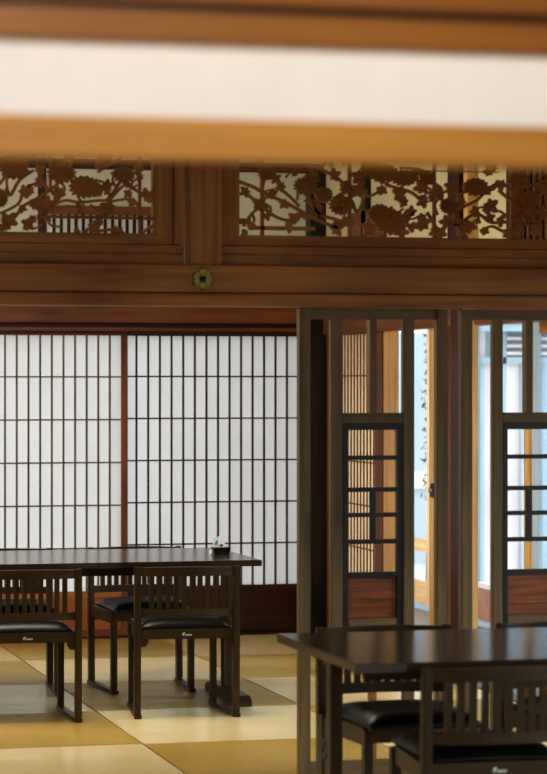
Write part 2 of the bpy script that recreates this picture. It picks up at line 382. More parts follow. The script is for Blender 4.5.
part(MB().hexa([(X0o-.1, YO-.32, OZ(324)), (X1o, YO-.32, OZ(324)), (X1o, YO+2, OZ(324)), (X0o-.1, YO+2, OZ(324)), (X0o-.1, YO-.32, OZ(322)), (X1o, YO-.32, OZ(322)), (X1o, YO+2, 3.0), (X0o-.1, YO+2, 3.0)]), 'roof', 'tile', nb)
YG = 22.0
gw = empty('garden_wall', (8, YG, -.4)); tag(gw, 'tall pale blue garden wall seen through the narrow opening in the middle', 'wall')
part(MB().box(wx(320, YG), wx(470, YG), YG, YG+.15, -.4, atY(420, 333, YG)[1]), 'panel', 'paleblue', gw)
part(MB().box(wx(320, YG), wx(470, YG), YG-.05, YG, atY(420, 488, YG)[1], atY(420, 472, YG)[1]), 'rail', 'white', gw)
sx = 6.3; sy = yX(428.5, 6.3)
sh = empty('garden_shrub', (sx, sy, -.4)); tag(sh, 'slim dark green shrub outside the narrow middle opening', 'shrub')
part(MB().tube([(sx, sy, -.4), (sx+.02, sy+.02, .6), (sx, sy, 1.7)], [.03, .022, .008]), 'stem', 'bark', sh)
mb = MB(); rr = random.Random(5)
for i in range(110):
    z = rr.uniform(.5, 1.85); a = rr.uniform(0, 2*PI); q = rr.uniform(0, .06)
    p = Vector((sx+q*math.cos(a), sy+q*math.sin(a), z)); u = Vector((rr.uniform(-1, 1), rr.uniform(-1, 1), rr.uniform(-1, 1))).normalized()*.04; v = u.orthogonal().normalized()*.014
    n = len(mb.v); mb.v += [tuple(p-u), tuple(p+v), tuple(p+u), tuple(p-v)]; mb.f.append((n, n+1, n+2, n+3))
part(mb, 'foliage', 'leaf', sh)
# ---------------------------------------------------------------- middle lintel
trim('beamx', XL, XR, YM-.02, YM+.12, 1.715, 1.7605, 'lower wooden lintel strip of the middle opening')
trim('beamx', XL, XR, YM-.05, YM+.12, 1.7635, 1.857, 'broad wooden lintel board carrying the ornament')
trim('darkx', XL, XR, YM+.0, YM+.1, 1.7606, 1.7634, 'dark joint in the middle lintel', 0)
PX0, PX1 = wx(187.5, YM), wx(220, YM)
pl_ = trim('beamz', PX0, PX1, YM-.03, YM+.1, 1.8572, ZC, 'short square wooden post between the two carved transoms')
trim('beamz', -1.75, -1.63, YM-.03, YM+.1, 1.864, ZC, 'short wooden post at the left')
trim('beamx', XL, XR, YM-.01, YM+.12, 2.44, 2.56, 'beam above the carved transoms')
struct(B('wall_middle', 'plaster', XL, XR, YM+.02, YM+.08, 2.56, ZC), 'plaster above the carved transoms')
trim('beamz', XL, XL+.12, YM-.03, YM+.1, 0, 1.717, 'pillar at the left end of the middle opening')
# transom frames
def transom(name, label, ox0, ox1, oz0, oz1, X0, X1, Z0, Z1, group):
    root = empty(name, ((X0+X1)/2, YM, Z0)); tag(root, label, 'transom', group)
    y0, y1 = YM+.0, YM+.05
    part(MB().box(X0, X1, y0, y1, Z0+.0, Z0+.038), 'sill_strip', 'beamx', root, bevel=.003)
    zb = Z0+.0395
    # inner frame with mitred corners and a bevelled inner lip
    part(MB().box(X0+.002, X1-.002, y0+.012, y1, Z0-.002, Z0+.045), 'joint', 'darkx', root)
    ax0, ax1 = max(X0, ox0-.070), min(X1, ox1+.070); az0, az1 = oz0-.038, oz1+.038
    def q(pts, nm, mt):
        part(MB().poly_xz(pts, y0+.004, y1), nm, mt, root, bevel=.003)
    q([(ax0, az0), (ax1, az0), (ox1, oz0), (ox0, oz0)], 'frame_rail', 'beamx')
    q([(ax0, az1), (ax1, az1), (ox1, oz1), (ox0, oz1)], 'frame_rail', 'beamx')
    q([(ax0, az0), (ox0, oz0), (ox0, oz1), (ax0, az1)], 'frame_stile', 'beamz')
    q([(ax1, az0), (ox1, oz0), (ox1, oz1), (ax1, az1)], 'frame_stile', 'beamz')
    def o_(a, b, c_, d, nm, mt):
        if b-a > .006 and d-c_ > .006: part(MB().box(a, b, y0-.004, y1, c_, d), nm, mt, root, bevel=.003)
    o_(X0, X1, zb, az0-.002, 'outer_rail', 'beamx'); o_(X0, X1, az1+.002, Z1, 'outer_rail', 'beamx')
    o_(X0, ax0-.003, az0, az1, 'outer_stile', 'beamz'); o_(ax1+.003, X1, az0, az1, 'outer_stile', 'beamz')
    return root
OZ0, OZ1 = 1.969, 2.36
lt_ = transom('carved_transom', 'openwork carved flower transom at the left of the small post', .15, wx(154, YM), OZ0, OZ1, .02, PX0-.012, 1.860, 2.435, 'carved flower transoms')
rt_ = transom('carved_transom', 'long openwork carved flower transom right of the small post', wx(240, YM), 3.72, OZ0, OZ1, PX1+.004, 3.84, 1.860, 2.435, 'carved flower transoms')
del lt_['group']; del rt_['group']
ft = transom('carved_transom', 'carved transom beyond the left edge of the photo', -1.5, -.12, OZ0, OZ1, -1.62, .0, 1.867, 2.435, None) if False else None
struct(B('wall_middle_left', 'plaster', XL, -.0, YM+.02, YM+.08, 1.864, 2.44), 'plaster at the left of the transoms')
# carving
class Carve:
    def __init__(s): s.mb = MB(); s.k = 0; s.fl = []
    def yy(s): s.k += 1; return YM+.010+(s.k % 23)*.00045
    def put(s, pts):
        y = s.yy(); s.mb.poly_xz(pts, y, y+.014)
    def w(s, x, y): return atY(x, y, YM+.012)
    def flower(s, x, y, rx, ry=None, n=15, rot=0):
        fm = MB(); s.fl.append(fm)
        ry = ry or rx; cx, cz = s.w(x, y); k = .00352
        pts = []
        for i in range(n*4):
            t = 2*PI*i/(n*4); m = [1.0, 1.08, 1.0, .80][i % 4]
            pts.append((cx+rx*k*m*math.cos(t+rot), cz+ry*k*m*math.sin(t+rot)))
        yb_ = s.yy(); fm.poly_xz(pts, yb_-.003, yb_+.012)
        # petal rows carved in low relief
        for ring, (q0, q1) in enumerate(((.62, .96), (.3, .62))):
            nn = n if ring == 0 else n-4
            for i in range(nn):
                t = 2*PI*(i+.5*ring)/nn+rot; dt = PI/nn*.8
                P = [(cx+rx*k*q0*math.cos(t), cz+ry*k*q0*math.sin(t))]
                for a, q in ((-dt, .8*q1), (-dt*.5, q1), (dt*.5, q1), (dt, .8*q1)):
                    P.append((cx+rx*k*q*math.cos(t+a), cz+ry*k*q*math.sin(t+a)))
                fm.poly_xz(P, yb_-.006-ring*.002, yb_)
        P = [(cx+rx*k*.22*math.cos(2*PI*i/10), cz+ry*k*.22*math.sin(2*PI*i/10)) for i in range(10)]
        fm.poly_xz(P, yb_-.010, yb_)
    def leaf(s, x, y, r, rot=None):
        rot = random.uniform(0, 2*PI) if rot is None else rot
        cx, cz = s.w(x, y); k = .00352; prof = [1.1, .86, .56, .8, 1, .82, .5, .62, .7, .5, .36, .5, .7, .62, .5, .82, 1, .8, .56, .86]
        s.put([(cx+r*1.12*k*p*math.cos(rot+2*PI*i/20), cz+r*1.12*k*p*math.sin(rot+2*PI*i/20)) for i, p in enumerate(prof)])
    def stroke(s, pts, w):
        P = [Vector(s.w(*p)) for p in pts]
        # smooth the path
        Q = []
        for i in range(len(P)-1):
            p0 = P[max(i-1, 0)]; p1 = P[i]; p2 = P[i+1]; p3 = P[min(i+2, len(P)-1)]
            for t in (0, .25, .5, .75):
                Q.append(.5*((2*p1)+(p2-p0)*t+(2*p0-5*p1+4*p2-p3)*t*t+(3*p1-p0-3*p2+p3)*t**3))
        Q.append(P[-1]); L_, R_ = [], []
        for i, p in enumerate(Q):
            d = (Q[min(i+1, len(Q)-1)]-Q[max(i-1, 0)]).normalized(); n = Vector((-d.y, d.x))*w*.52*.0036
            L_.append(tuple(p+n)); R_.append(tuple(p-n))
        y = s.yy(); n0 = len(s.mb.v); m = len(Q)
        for yv in (y, y+.014):
            s.mb.v += [(a[0], yv, a[1]) for a in L_] + [(a[0], yv, a[1]) for a in R_]
        for i in range(m-1):
            a, b, c, d = n0+i, n0+i+1, n0+m+i+1, n0+m+i
            s.mb.f.append((a, b, c, d)); s.mb.f.append((a+2*m, d+2*m, c+2*m, b+2*m))
            s.mb.f.append((a, a+2*m, b+2*m, b)); s.mb.f.append((d, c, c+2*m, d+2*m))
        s.mb.f.append((n0, n0+m, n0+3*m, n0+2*m)); s.mb.f.append((n0+m-1, n0+3*m-1, n0+4*m-1, n0+2*m-1))
    def bar(s, x0, y0, x1, y1):
        a = s.w(x0, y0); b = s.w(x1, y1); s.mb.box(a[0], b[0], YM+.022, YM+.034, a[1], b[1])
    def fill(s, x0, x1, n, seed):
        q = random.Random(seed)
        for i in range(n):
            x = x0+(x1-x0)*(i+.5)/n+q.uniform(-3, 3); y = q.uniform(130, 233); r = q.uniform(3.2, 5); t = q.uniform(0, 2*PI)
            s.leaf(x, y, r, t); L2 = q.uniform(9, 18)
            s.stroke([(x, y), (x+L2*.5*math.cos(t+.5), y+L2*.5*math.sin(t+.5)), (x+L2*math.cos(t), y+L2*math.sin(t))], 1.8)
    def fin(s, root):
        part(s.mb, 'openwork_carving', 'carve', root); [part(f_, 'carved_flower', 'carve', root) for f_ in s.fl]
c = Carve()
for a in ((14, 167, 15, 12), (62, 173, 14, 10), (84, 187, 14.5, 11), (0, 198, 8, 9), (124, 175, 11, 8), (94, 189, 9, 8), (30, 148, 14, 11), (-22, 180, 13, 11), (-40, 205, 12, 10), (105, 150, 14, 10), (-60, 165, 14, 12), (140, 140, 12, 9)): c.flower(*a)
for a in ((44, 207, 8), (9, 221, 9), (29, 223, 7), (79, 208, 6), (60, 192, 7), (41, 183, 6), (24, 192, 7), (31, 190, 6), (108, 185, 6), (110, 208, 9), (103, 212, 8), (147, 196, 8), (133, 203, 5), (152, 199, 5), (34, 205, 6), (47, 203, 7), (129, 193, 5), (22, 208, 5), (70, 158, 7), (140, 170, 6), (100, 164, 7), (-12, 215, 8), (-30, 160, 8), (-50, 222, 8), (3, 228, 5), (40, 170, 6), (118, 232, 6), (95, 226, 6)): c.leaf(*a)
for p, w in (([(-4, 232), (12, 221), (24, 206), (38, 198), (52, 189), (62, 180)], 3), ([(7, 187), (11, 195), (20, 180), (34, 170)], 3), ([(-2, 214), (10, 209), (20, 202), (26, 188), (40, 182)], 2.6),
             ([(40, 172), (48, 188), (60, 196), (52, 206), (40, 214)], 2.5), ([(52, 206), (66, 200), (80, 202), (100, 200), (108, 199), (118, 186), (124, 176)], 2.6),
             ([(104, 204), (118, 200), (134, 200), (140, 212)], 2.4), ([(90, 205), (100, 212)], 3), ([(110, 200), (126, 184), (136, 190), (150, 198)], 2.6), ([(105, 182), (100, 196)], 2.4),
             ([(98, 172), (128, 154), (150, 140)], 2.4), ([(56, 189), (54, 212)], 2.2), ([(-30, 232), (-20, 200), (-6, 190), (6, 176)], 3), ([(-60, 190), (-40, 220), (-10, 226)], 3), ([(66, 206), (80, 209), (84, 218)], 2.4)): c.stroke(p, w)
for b in ((139.2, 130, 142, 237), (38, 214.5, 154.5, 219.5), (50, 100, 52.5, 190), (-30, 100, -27.5, 237), (-70, 214.5, -20, 219.5)): c.bar(*b)
for p in ([(84, 236), (88, 229), (96, 231), (112, 229.5), (122, 232), (126, 236)], [(142, 236), (146, 230), (155, 225)]): c.stroke(p, 3)
c.fill(-60, 152, 26, 3); c.fin(lt_)
c = Carve()
for a in ((305.5, 186, 12, 9), (324, 195, 9, 8), (341, 205, 12, 10), (267, 173, 9, 7), (383, 173, 17, 9), (372, 170, 12, 9), (404, 178, 14, 8), (476, 187, 14, 9), (449, 206, 9, 8), (391, 222, 17, 13), (380, 214, 12, 10), (428, 178, 9, 7), (519, 180, 11, 10), (530, 200, 11, 10), (300, 150, 14, 10), (345, 150, 13, 10), (440, 150, 14, 10), (500, 150, 13, 9), (560, 180, 14, 12), (590, 205, 14, 10)): c.flower(*a)
for a in ((261, 205, 9), (247, 191, 6), (285, 203, 6), (295, 219, 7), (290, 227, 6), (336, 229, 8), (334, 175, 7), (359, 191, 9), (383, 189, 6), (401, 194, 8), (422, 188, 8), (424, 201, 7), (405, 202, 6), (423.5, 225, 9), (436, 231, 7), (423, 217, 6), (412, 212, 6), (463, 201, 6), (477, 211, 6), (491, 205, 9), (471, 225, 8), (491, 218, 6), (501, 221, 6), (463, 234, 7), (509, 233, 6), (501, 184, 7), (441, 233, 7), (447, 222, 7), (456, 222, 7), (369, 227, 9), (402, 231, 8), (282, 186, 6), (276, 178, 6), (318, 212, 7), (314, 176, 8), (246, 232, 4), (350, 222, 7), (520, 222, 8), (536, 228, 8), (528, 214, 7), (544, 214, 8), (452, 186, 7), (437, 192, 7), (486, 230, 5), (360, 176, 8), (345, 187, 7), (415, 173, 7), (490, 172, 6), (545, 190, 8), (570, 215, 9), (610, 190, 9)): c.leaf(*a)
for p, w in (([(238, 181), (254, 187), (265, 193), (287, 203), (303, 212), (318, 220), (338, 228)], 3), ([(249, 195), (261, 205), (275, 216), (290, 220), (306, 214)], 2.6), ([(310, 165), (325, 171), (338, 178), (352, 192)], 2.6),
             ([(262, 206), (252, 214), (244, 226)], 2.6), ([(265, 178), (262, 192)], 2.4), ([(305, 190), (312, 204), (320, 214), (332, 218), (345, 222)], 2.8), ([(278, 186), (290, 196), (300, 206)], 2.4), ([(318, 198), (312, 180)], 2.6),
             ([(335, 198), (345, 192), (358, 188), (370, 196), (384, 188)], 2.8), ([(345, 210), (352, 200), (358, 212), (366, 196)], 2.4), ([(386, 184), (398, 188), (412, 192), (422, 200)], 2.8), ([(414, 212), (408, 222), (414, 232)], 2.6),
             ([(420, 190), (434, 194), (444, 200), (456, 208)], 2.6), ([(428, 212), (434, 222), (440, 232)], 2.6), ([(455, 214), (466, 206), (478, 200), (488, 190), (500, 182)], 2.8), ([(460, 230), (468, 218), (480, 214), (492, 222), (508, 222)], 2.8),
             ([(482, 232), (492, 226), (502, 230), (512, 234)], 2.4), ([(440, 196), (450, 190), (462, 194), (470, 188)], 2.4), ([(500, 190), (512, 200), (524, 210), (540, 222)], 2.8), ([(520, 232), (530, 216), (546, 206)], 2.8), ([(508, 190), (530, 186), (548, 180)], 2.6),
             ([(420, 172), (430, 180), (442, 188)], 2.4), ([(400, 168), (424, 171), (436, 186), (442, 196)], 2.4), ([(320, 168), (330, 160)], 2.4), ([(560, 232), (580, 215), (600, 230), (620, 210)], 3)): c.stroke(p, w)
for b in ((261.6, 130, 265, 240), (240, 218, 252, 224), (250, 225.5, 316, 230.5), (349.2, 130, 352.4, 240), (434, 130, 437, 240), (512, 130, 522, 240), (240, 168.5, 320, 171), (420, 170, 500, 172.5)): c.bar(*b)
for k in range(14): c.bar(523+k*6.2, 160, 525+k*6.2, 240)
c.fill(243, 620, 60, 4); c.fin(rt_)
# hexagonal nail cover on the lintel
nx, nz = atY(202, 279, YM-.05)
nc = empty('nail_cover', (nx, YM-.05, nz)); tag(nc, 'small six petalled brass nail cover on the wooden lintel below the short post', 'ornament')
hexpts = [(nx+.036*math.cos(PI/6+i*PI/3+d)*s, nz+.036*math.sin(PI/6+i*PI/3+d)*s) for i in range(6) for d, s in ((-.26, .92), (0, 1.05), (.26, .92), (PI/6, .86))]
part(MB().poly_xz(hexpts, YM-.057, YM-.051), 'plate', 'brass', nc, bevel=.001)
mb = MB()
for i in range(6):
    t = PI/6+i*PI/3; P = []
    for a, r in ((-.42, .03), (-.2, .034), (.2, .034), (.42, .03), (.3, .013), (-.3, .013)): P.append((nx+r*math.cos(t+a), nz+r*math.sin(t+a)))
    mb.poly_xz(P, YM-.062, YM-.056)
part(mb, 'petals', 'brass', nc, bevel=.0015)
part(MB().tube([(nx, YM-.056, nz), (nx, YM-.068, nz), (nx, YM-.074, nz)], [.011, .010, .005], 14), 'boss', 'iron', nc, smooth=True)
for i in range(6):
    mb = MB(); t = i*PI/3+PI/6; mb.tube([(nx+.037*math.cos(t), YM-.050, nz+.037*math.sin(t)), (nx+.037*math.cos(t), YM-.058, nz+.037*math.sin(t))], .0035, 8)
    part(mb, 'tip', 'iron', nc)
# ---------------------------------------------------------------- near lintel
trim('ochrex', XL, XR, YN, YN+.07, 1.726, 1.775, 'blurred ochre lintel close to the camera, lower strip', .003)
struct(B('wall_near', 'white', XL, XR, YN+.012, YN+.06, 1.775, 1.868), 'white plaster band between the two near ochre strips')
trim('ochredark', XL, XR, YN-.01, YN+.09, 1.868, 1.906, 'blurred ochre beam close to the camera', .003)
trim('darkredx', XL, XR, YN+.01, YN+.08, 1.906, 1.917, 'shadow groove in the near beam', 0)
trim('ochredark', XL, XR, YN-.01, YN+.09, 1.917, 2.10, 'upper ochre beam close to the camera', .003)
struct(B('wall_near_upper', 'plaster', XL, XR, YN+.012, YN+.06, 2.10, ZC), 'plaster above the near beam')
trim('beamz', XL, XL+.12, YN-.02, YN+.1, 0, 1.726, 'pillar at the left end of the near opening')
# ---------------------------------------------------------------- lattice partition
YP = 7.93
def partition(x, dxs, root_label, name='lattice_partition'):
    """x: dict of photo-surveyed positions turned into metres at the partition plane"""
    X = lambda v: wx(v, YP); Z = lambda v, xx: atY(xx, v, YP)[1]
    o = dxs
    root = empty(name, ((X(299+o)+X(447+o))/2, YP, 0)); tag(root, root_label, 'partition', None)
    z_top = 1.712; zh = 1.674
    def bb(n, m, a, b, d0, d1, z0, z1, p=root, bev=.002):
        return part(MB().box(a, b, YP+d0, YP+d1, z0, z1), n, m, p, bevel=bev)
    bb('post', 'greyz', x['p0'][0], x['p0'][1], -.008, .03, 0, z_top)
    bb('post', 'greyz', x['p1'][0], x['p1'][1], -.008, .03, 0, z_top)
    bb('head_rail', 'greyx', x['p0'][1], x['p1'][0], 0, .03, zh, z_top)
    bb('bottom_rail', 'greyx', x['p0'][1], x['p1'][0], 0, .03, .018, .072)
    bb('stile', 'greyz', x['s0'][0], x['s0'][1], 0, .03, .072, zh)
    bb('stile', 'greyz', x['s1'][0], x['s1'][1], 0, .03, .072, zh)
    zr0, zr1 = 1.298, 1.334
    bb('middle_rail', 'greyx', x['s0'][1], x['s1'][0], .002, .028, zr0, zr1)
    bb('upper_bar', 'greyz', x['b'][0], x['b'][1], .004, .05, zr1, zh)
    bb('lower_bar', 'beamz', x['b'][0], x['b'][1], .004, .04, .072, .548)
    # inset sliding panel
    p0, p1 = x['s0'][1]+.001, x['s1'][0]-.001
    fp = bb('panel_frame', 'darkz', p0, p0+.02, .004, .026, .55, zr0)
    m2 = MB().box(p1-.022, p1, YP+.004, YP+.026, .55, zr0); part(m2, 'panel_frame', 'darkz', root)
    bb('panel_rail', 'darkx', p0+.02, p1-.022, .004, .026, 1.272, zr0)
    bb('panel_rail', 'darkx', p0+.02, p1-.022, .004, .026, .735, .755)
    bb('panel_rail', 'greyx', p0+.02, p1-.022, .004, .026, .55, .588)
    bb('lower_board', 'board', p0+.02, p1-.022, .012, .02, .588, .735)
    mb = MB()
    for z in (1.171, 1.055, .963, .866): mb.box(p0+.02, p1-.022, YP+.006, YP+.022, z-.008, z+.008)
    part(mb, 'crossbars', 'darkx', root)
    bb('short_upright', 'darkz', x['b'][0], x['b'][1]-.002, .007, .021, .866, 1.055)
    return root
X = lambda v: wx(v, YP)
base = dict(p0=(X(299), X(310)), p1=(X(436.5), X(447)), s0=(X(331), X(343)), s1=(X(403.5), X(414.5)), b=(X(370.8), X(377.2)))
partition(base, 0, 'weathered lattice partition standing behind the near table, left of the pale pillar')
sh_ = X(461)-X(299)
b2 = {k: (v[0]+sh_, v[1]+sh_) for k, v in base.items()}
b2['s0'] = (X(493), X(503)); b2['b'] = (X(527), X(533.6))
b2['s1'] = (X(503)+base['s1'][0]-base['s0'][1], X(503)+base['s1'][1]-base['s0'][1])
partition(b2, 162, 'weathered lattice partition at the right edge, standing in front of the pale pillar')
# ---------------------------------------------------------------- furniture
def bar_yz(mb, x0, x1, pts, w):
    pass
def make_chair(label):
    root = empty('dining_chair'); tag(root, label, 'chair')
    hw, fw = .230, .198
    yb, yf = -.20, .20
    for s in (-1, 1):
        x0 = s*hw; x1 = s*(hw-.028)
        mb = MB().hexa([(min(x0, x1), yb-.0, .018), (max(x0, x1), yb-.0, .018), (max(x0, x1), yb+.045, .018), (min(x0, x1), yb+.045, .018),
                        (min(x0, x1), yb-.012, .652), (max(x0, x1), yb-.012, .652), (max(x0, x1), yb+.018, .652), (min(x0, x1), yb+.018, .652)])
        o = mb.build('leg', M['furnz'], root, .003)
        a0, a1 = sorted((s*fw, s*(fw-.028)))
        MB().box(a0, a1, yf-.035, yf, .018, .372).build('leg', M['furnz'], root, .003)
        # floor runner joining both feet
        MB().hexa([(min(x0, x1)-.002, yb-.008, 0), (max(x0, x1)+.002, yb-.008, 0), (a1+.002, yf+.02, 0), (a0-.002, yf+.02, 0),
                   (min(x0, x1)-.002, yb-.008, .018), (max(x0, x1)+.002, yb-.008, .018), (a1+.002, yf+.02, .018), (a0-.002, yf+.02, .018)]).build('floor_runner', M['furny'], root, .002)
        # side rail with stepped bracket
        i0, i1 = s*(hw-.008), s*(hw-.026); j0, j1 = s*(fw-.006), s*(fw-.024)
        lo, hi = min(i0, i1), max(i0, i1); lo2, hi2 = min(j0, j1), max(j0, j1)
        MB().hexa([(lo, yb+.04, .325), (hi, yb+.04, .325), (hi2, yf-.03, .325), (lo2, yf-.03, .325), (lo, yb+.04, .38), (hi, yb+.04, .38), (hi2, yf-.03, .38), (lo2, yf-.03, .38)]).build('side_rail', M['furny'], root, .002)
        b0, b1 = sorted((s*(hw-.028), s*(hw-.062)))
        MB().poly_xz([(b0 if s > 0 else b1, .342), (b1 if s > 0 else b0, .342), (b1 if s > 0 else b0, .308), ((b0+.012) if s > 0 else (b1-.012), .308), (b0 if s > 0 else b1, .326)], yb+.01, yb+.03).build('corner_bracket', M['furnx'], root)
    rail = MB().box(-hw+.028, hw-.028, yb+.006, yb+.03, .34, .383).build('seat_rail', M['furnx'], root, .002)
    MB().box(-fw+.028, fw-.028, yf-.03, yf-.008, .335, .38).build('seat_rail', M['furnx'], root, .002)
    # maker's mark on the back rail: a tall first sign and a run of small ones
    mk = MB(); z = .359; yk = yb+.0058
    mk.poly_xz([(-.020, z-.006), (-.016, z-.006), (-.012, z+.002), (-.007, z+.008), (-.013, z+.009), (-.019, z+.007), (-.021, z+.001)], yk-.0006, yk)
    for i in range(5):
        a = -.009+i*.006
        mk.poly_xz([(a, z-.006), (a+.0045, z-.006), (a+.0052, z-.001), (a+.003, z+.002), (a, z+.0005)], yk-.0006, yk)
    mk.build('maker_mark', M['mark'], root)
    # backrest: bowed top and lower rail, slats between
    n = 12; span = hw-.028
    def bow(x): return -.028*(1-(x/span)**2)
    def bowed(z0, z1, th, name, crown=0, yc=0):
        mb = MB()
        for i in range(n):
            a = -span+2*span*i/n; b = -span+2*span*(i+1)/n
            za = crown*(1-(a/span)**2); zb_ = crown*(1-(b/span)**2); ya = yb+.004+yc+bow(a); y2 = yb+.004+yc+bow(b)
            mb.hexa([(a, ya, z0), (b, y2, z0), (b, y2+th, z0), (a, ya+th, z0), (a, ya, z1+za), (b, y2, z1+zb_), (b, y2+th, z1+zb_), (a, ya+th, z1+za)])
        bm_o = mb.build(name, M['furnx'], root); return bm_o
    bowed(.612, .648, .022, 'top_rail', .004, -.008); bowed(.436, .469, .02, 'lower_rail')
    mb = MB(); ns = 10; pitch = .0347
    for i in range(ns):
        xc = (i-(ns-1)/2)*pitch; y0 = yb+.006+bow(xc)
        mb.hexa([(xc-.0105, y0, .46), (xc+.0105, y0, .46), (xc+.0105, y0+.012, .46), (xc-.0105, y0+.012, .46),
                 (xc-.0105, y0-.006, .62), (xc+.0105, y0-.006, .62), (xc+.0105, y0+.006, .62), (xc-.0105, y0+.006, .62)])
    mb.build('back_slats', M['furnz'], root)
    # cushion: rounded, trapezoid in plan
    v = []; f = []; nu, nv = 12, 12
    def pt(u, w, t):
        y = yb+.03+(yf+.015-yb-.03)*w; half = (hw-.034)*(1-w)+(fw-.012)*w
        return (u*half, y, t)
    def sq(u): return math.copysign(min(1, abs(u))**.9, u)
    top = {}; bot = {}
    for i in range(nu+1):
        for j in range(nv+1):
            u = -1+2*i/nu; w = j/nv
            e = (1-abs(u)**7)*(1-abs(2*w-1)**7)
            top[i, j] = len(v); v.append(pt(u*(.985+.015*e), .5+(w-.5)*(.985+.015*e), .390+.030*e**.5+.004*(1-u*u)))
    for i in range(nu+1):
        for j in range(nv+1):
            bot[i, j] = len(v); v.append(pt(-1+2*i/nu, j/nv, .381))
    for i in range(nu):
        for j in range(nv):
            f.append((top[i, j], top[i+1, j], top[i+1, j+1], top[i, j+1])); f.append((bot[i, j], bot[i, j+1], bot[i+1, j+1], bot[i+1, j]))
    ring = [(i, 0) for i in range(nu)]+[(nu, j) for j in range(nv)]+[(i, nv) for i in range(nu, 0, -1)]+[(0, j) for j in range(nv, 0, -1)]
    for k in range(len(ring)):
        a, b = ring[k], ring[(k+1) % len(ring)]; f.append((bot[a], bot[b], top[b], top[a]))
    mb = MB(); mb.v = v; mb.f = f; mb.build('seat_cushion', M['leather'], root, 0, True)
    return root
R = math.radians
ch = make_chair('dark slatted chair seen from behind, tucked at the right end of the far table')
ch['group'] = 'dark slatted dining chairs'; del ch['group']
ch.location = (2.398, 9.765, 0); ch.rotation_euler = (0, 0, R(-4))
dup(ch, (1.70, 9.75, 0), R(-4), 'dark slatted chair seen from behind, cut by the left edge of the photo')
dup(ch, (2.42, 10.565, 0), R(180), 'dark slatted chair facing the camera across the far table, nearer its right end')
dup(ch, (1.785, 10.56, 0), R(180), 'dark slatted chair facing the camera across the far table, at the left edge')
dup(ch, (2.412, 6.235, 0), R(-1), 'large dark slatted chair in front of the near table, seen from behind')
dup(ch, (2.43, 6.905, 0), R(180), 'dark slatted chair across the near table, facing the camera behind the table leg')
dup(ch, (3.05, 6.905, 0), R(180), 'dark slatted chair across the near table, mostly hidden at the right edge')
def make_table(label):
    root = empty('dining_table'); tag(root, label, 'table')
    Lh, Dh = .75, .395
    MB().box(-Lh, Lh, -Dh, Dh, .633, .66).build('tabletop', M['furntopx'], root, .003)
    for y in (-.185, .185):
        MB().box(-Lh+.09, Lh-.09, y-.012, y+.012, .585, .633).build('apron', M['furnx'], root, .002)
    for s in (-1, 1):
        x0, x1 = sorted((s*(Lh-.034), s*(Lh-.070)))
        for (a, b, zt) in ((-.055, -.008, .633), (.03, .062, .455)):
            MB().box(x0, x1, a, b, .05, zt).build('leg', M['furnz'], root, .003)
        p0, p1 = sorted((s*(Lh-.038), s*(Lh-.066)))
        MB().box(p0, p1, -.01, .034, .05, .450).build('end_board', M['furny'], root)
        t0, t1 = sorted((s*(Lh-.032), s*(Lh-.036)))
        MB().box(t0, t1, -.012, .022, .365, .39).box(t0, t1, -.012, .022, .33, .352).build('tenon', M['darky'], root)
        f0, f1 = s*(Lh+.004)-(.03 if s > 0 else -.0)-.012, s*(Lh+.004)+(.0 if s > 0 else .03)+.012
        prof = [(-.30, 0), (.30, 0), (.30, .022), (.265, .045), (.09, .05), (-.09, .05), (-.265, .045), (-.30, .022)]
        mb = MB(); k = len(prof)
        f0, f1 = sorted((s*(Lh-.018), s*(Lh-.084)))
        mb.v = [(f0, p[0], p[1]) for p in prof]+[(f1, p[0], p[1]) for p in prof]
        mb.f = [tuple(range(k)), tuple(range(2*k-1, k-1, -1))]+[(i, (i+1) % k, k+(i+1) % k, k+i) for i in range(k)]
        mb.build('foot', M['furny'], root, .004)
    return root
tb = make_table('long dark table by the paper sliding doors with a small black box on it')
tb.location = (2.768-.75, 9.74+.395, 0)
dup(tb, (2.005+.75, 6.10+.395, 0), 0, 'large dark table in the right foreground with a reflecting top')
# condiment set on the far table
ZT = .66; cxx, cyy = 2.672, 10.10
bx_ = empty('condiment_box', (cxx, cyy, ZT)); tag(bx_, 'small black lacquered box on the far table near its right end', 'box')
w = .035
MB().box(-w, w, -.03, .03, 0, .004).box(-w, -w+.004, -.03, .03, .004, .033).box(w-.004, w, -.03, .03, .004, .033).box(-w, w, -.03, -.026, .004, .033).box(-w, w, .026, .03, .004, .033).build('tray', M['lacquer'], bx_)
MB().box(-w-.001, w-.016, -.031, -.0265, .033, .036).build('rim', M['amber'], bx_)
pk = empty('sugar_packet', (cxx-.022, cyy-.012, ZT+.004)); tag(pk, 'pale paper packet with a teal print standing in the black box', 'packet')
MB().hexa([(-.012, -.002, 0), (.012, -.002, 0), (.012, .002, 0), (-.012, .002, 0), (-.014, .008, .07), (.011, .008, .073), (.011, .011, .073), (-.014, .011, .07)]).build('sleeve', M['packet'], pk)
MB().hexa([(-.008, .0012, .04), (.006, .0012, .045), (.006, .0016, .045), (-.008, .0016, .04), (-.002, .0045, .055), (.009, .0045, .062), (.009, .0049, .062), (-.002, .0049, .055)]).build('printed_patch', M['teal'], pk)
np_ = empty('folded_napkin', (cxx+.005, cyy, ZT+.004)); tag(np_, 'white folded paper napkin fanned out of the black box', 'napkin')
mb = MB()
for i in range(5):
    a = -.020+i*.007; t = (i-2)*.004
    mb.hexa([(a, -.012+i*.004, 0), (a+.012, -.012+i*.004, 0), (a+.012, -.009+i*.004, 0), (a, -.009+i*.004, 0), (a+t-.001, -.014+i*.004, .075+.004*(i % 2)), (a+t+.013, -.012+i*.004, .082-.003*(i % 2)), (a+t+.013, -.009+i*.004, .082-.003*(i % 2)), (a+t-.001, -.011+i*.004, .075+.004*(i % 2))])
mb.build('folds', M['tissue'], np_); np_.scale = (.72, 1, 1)
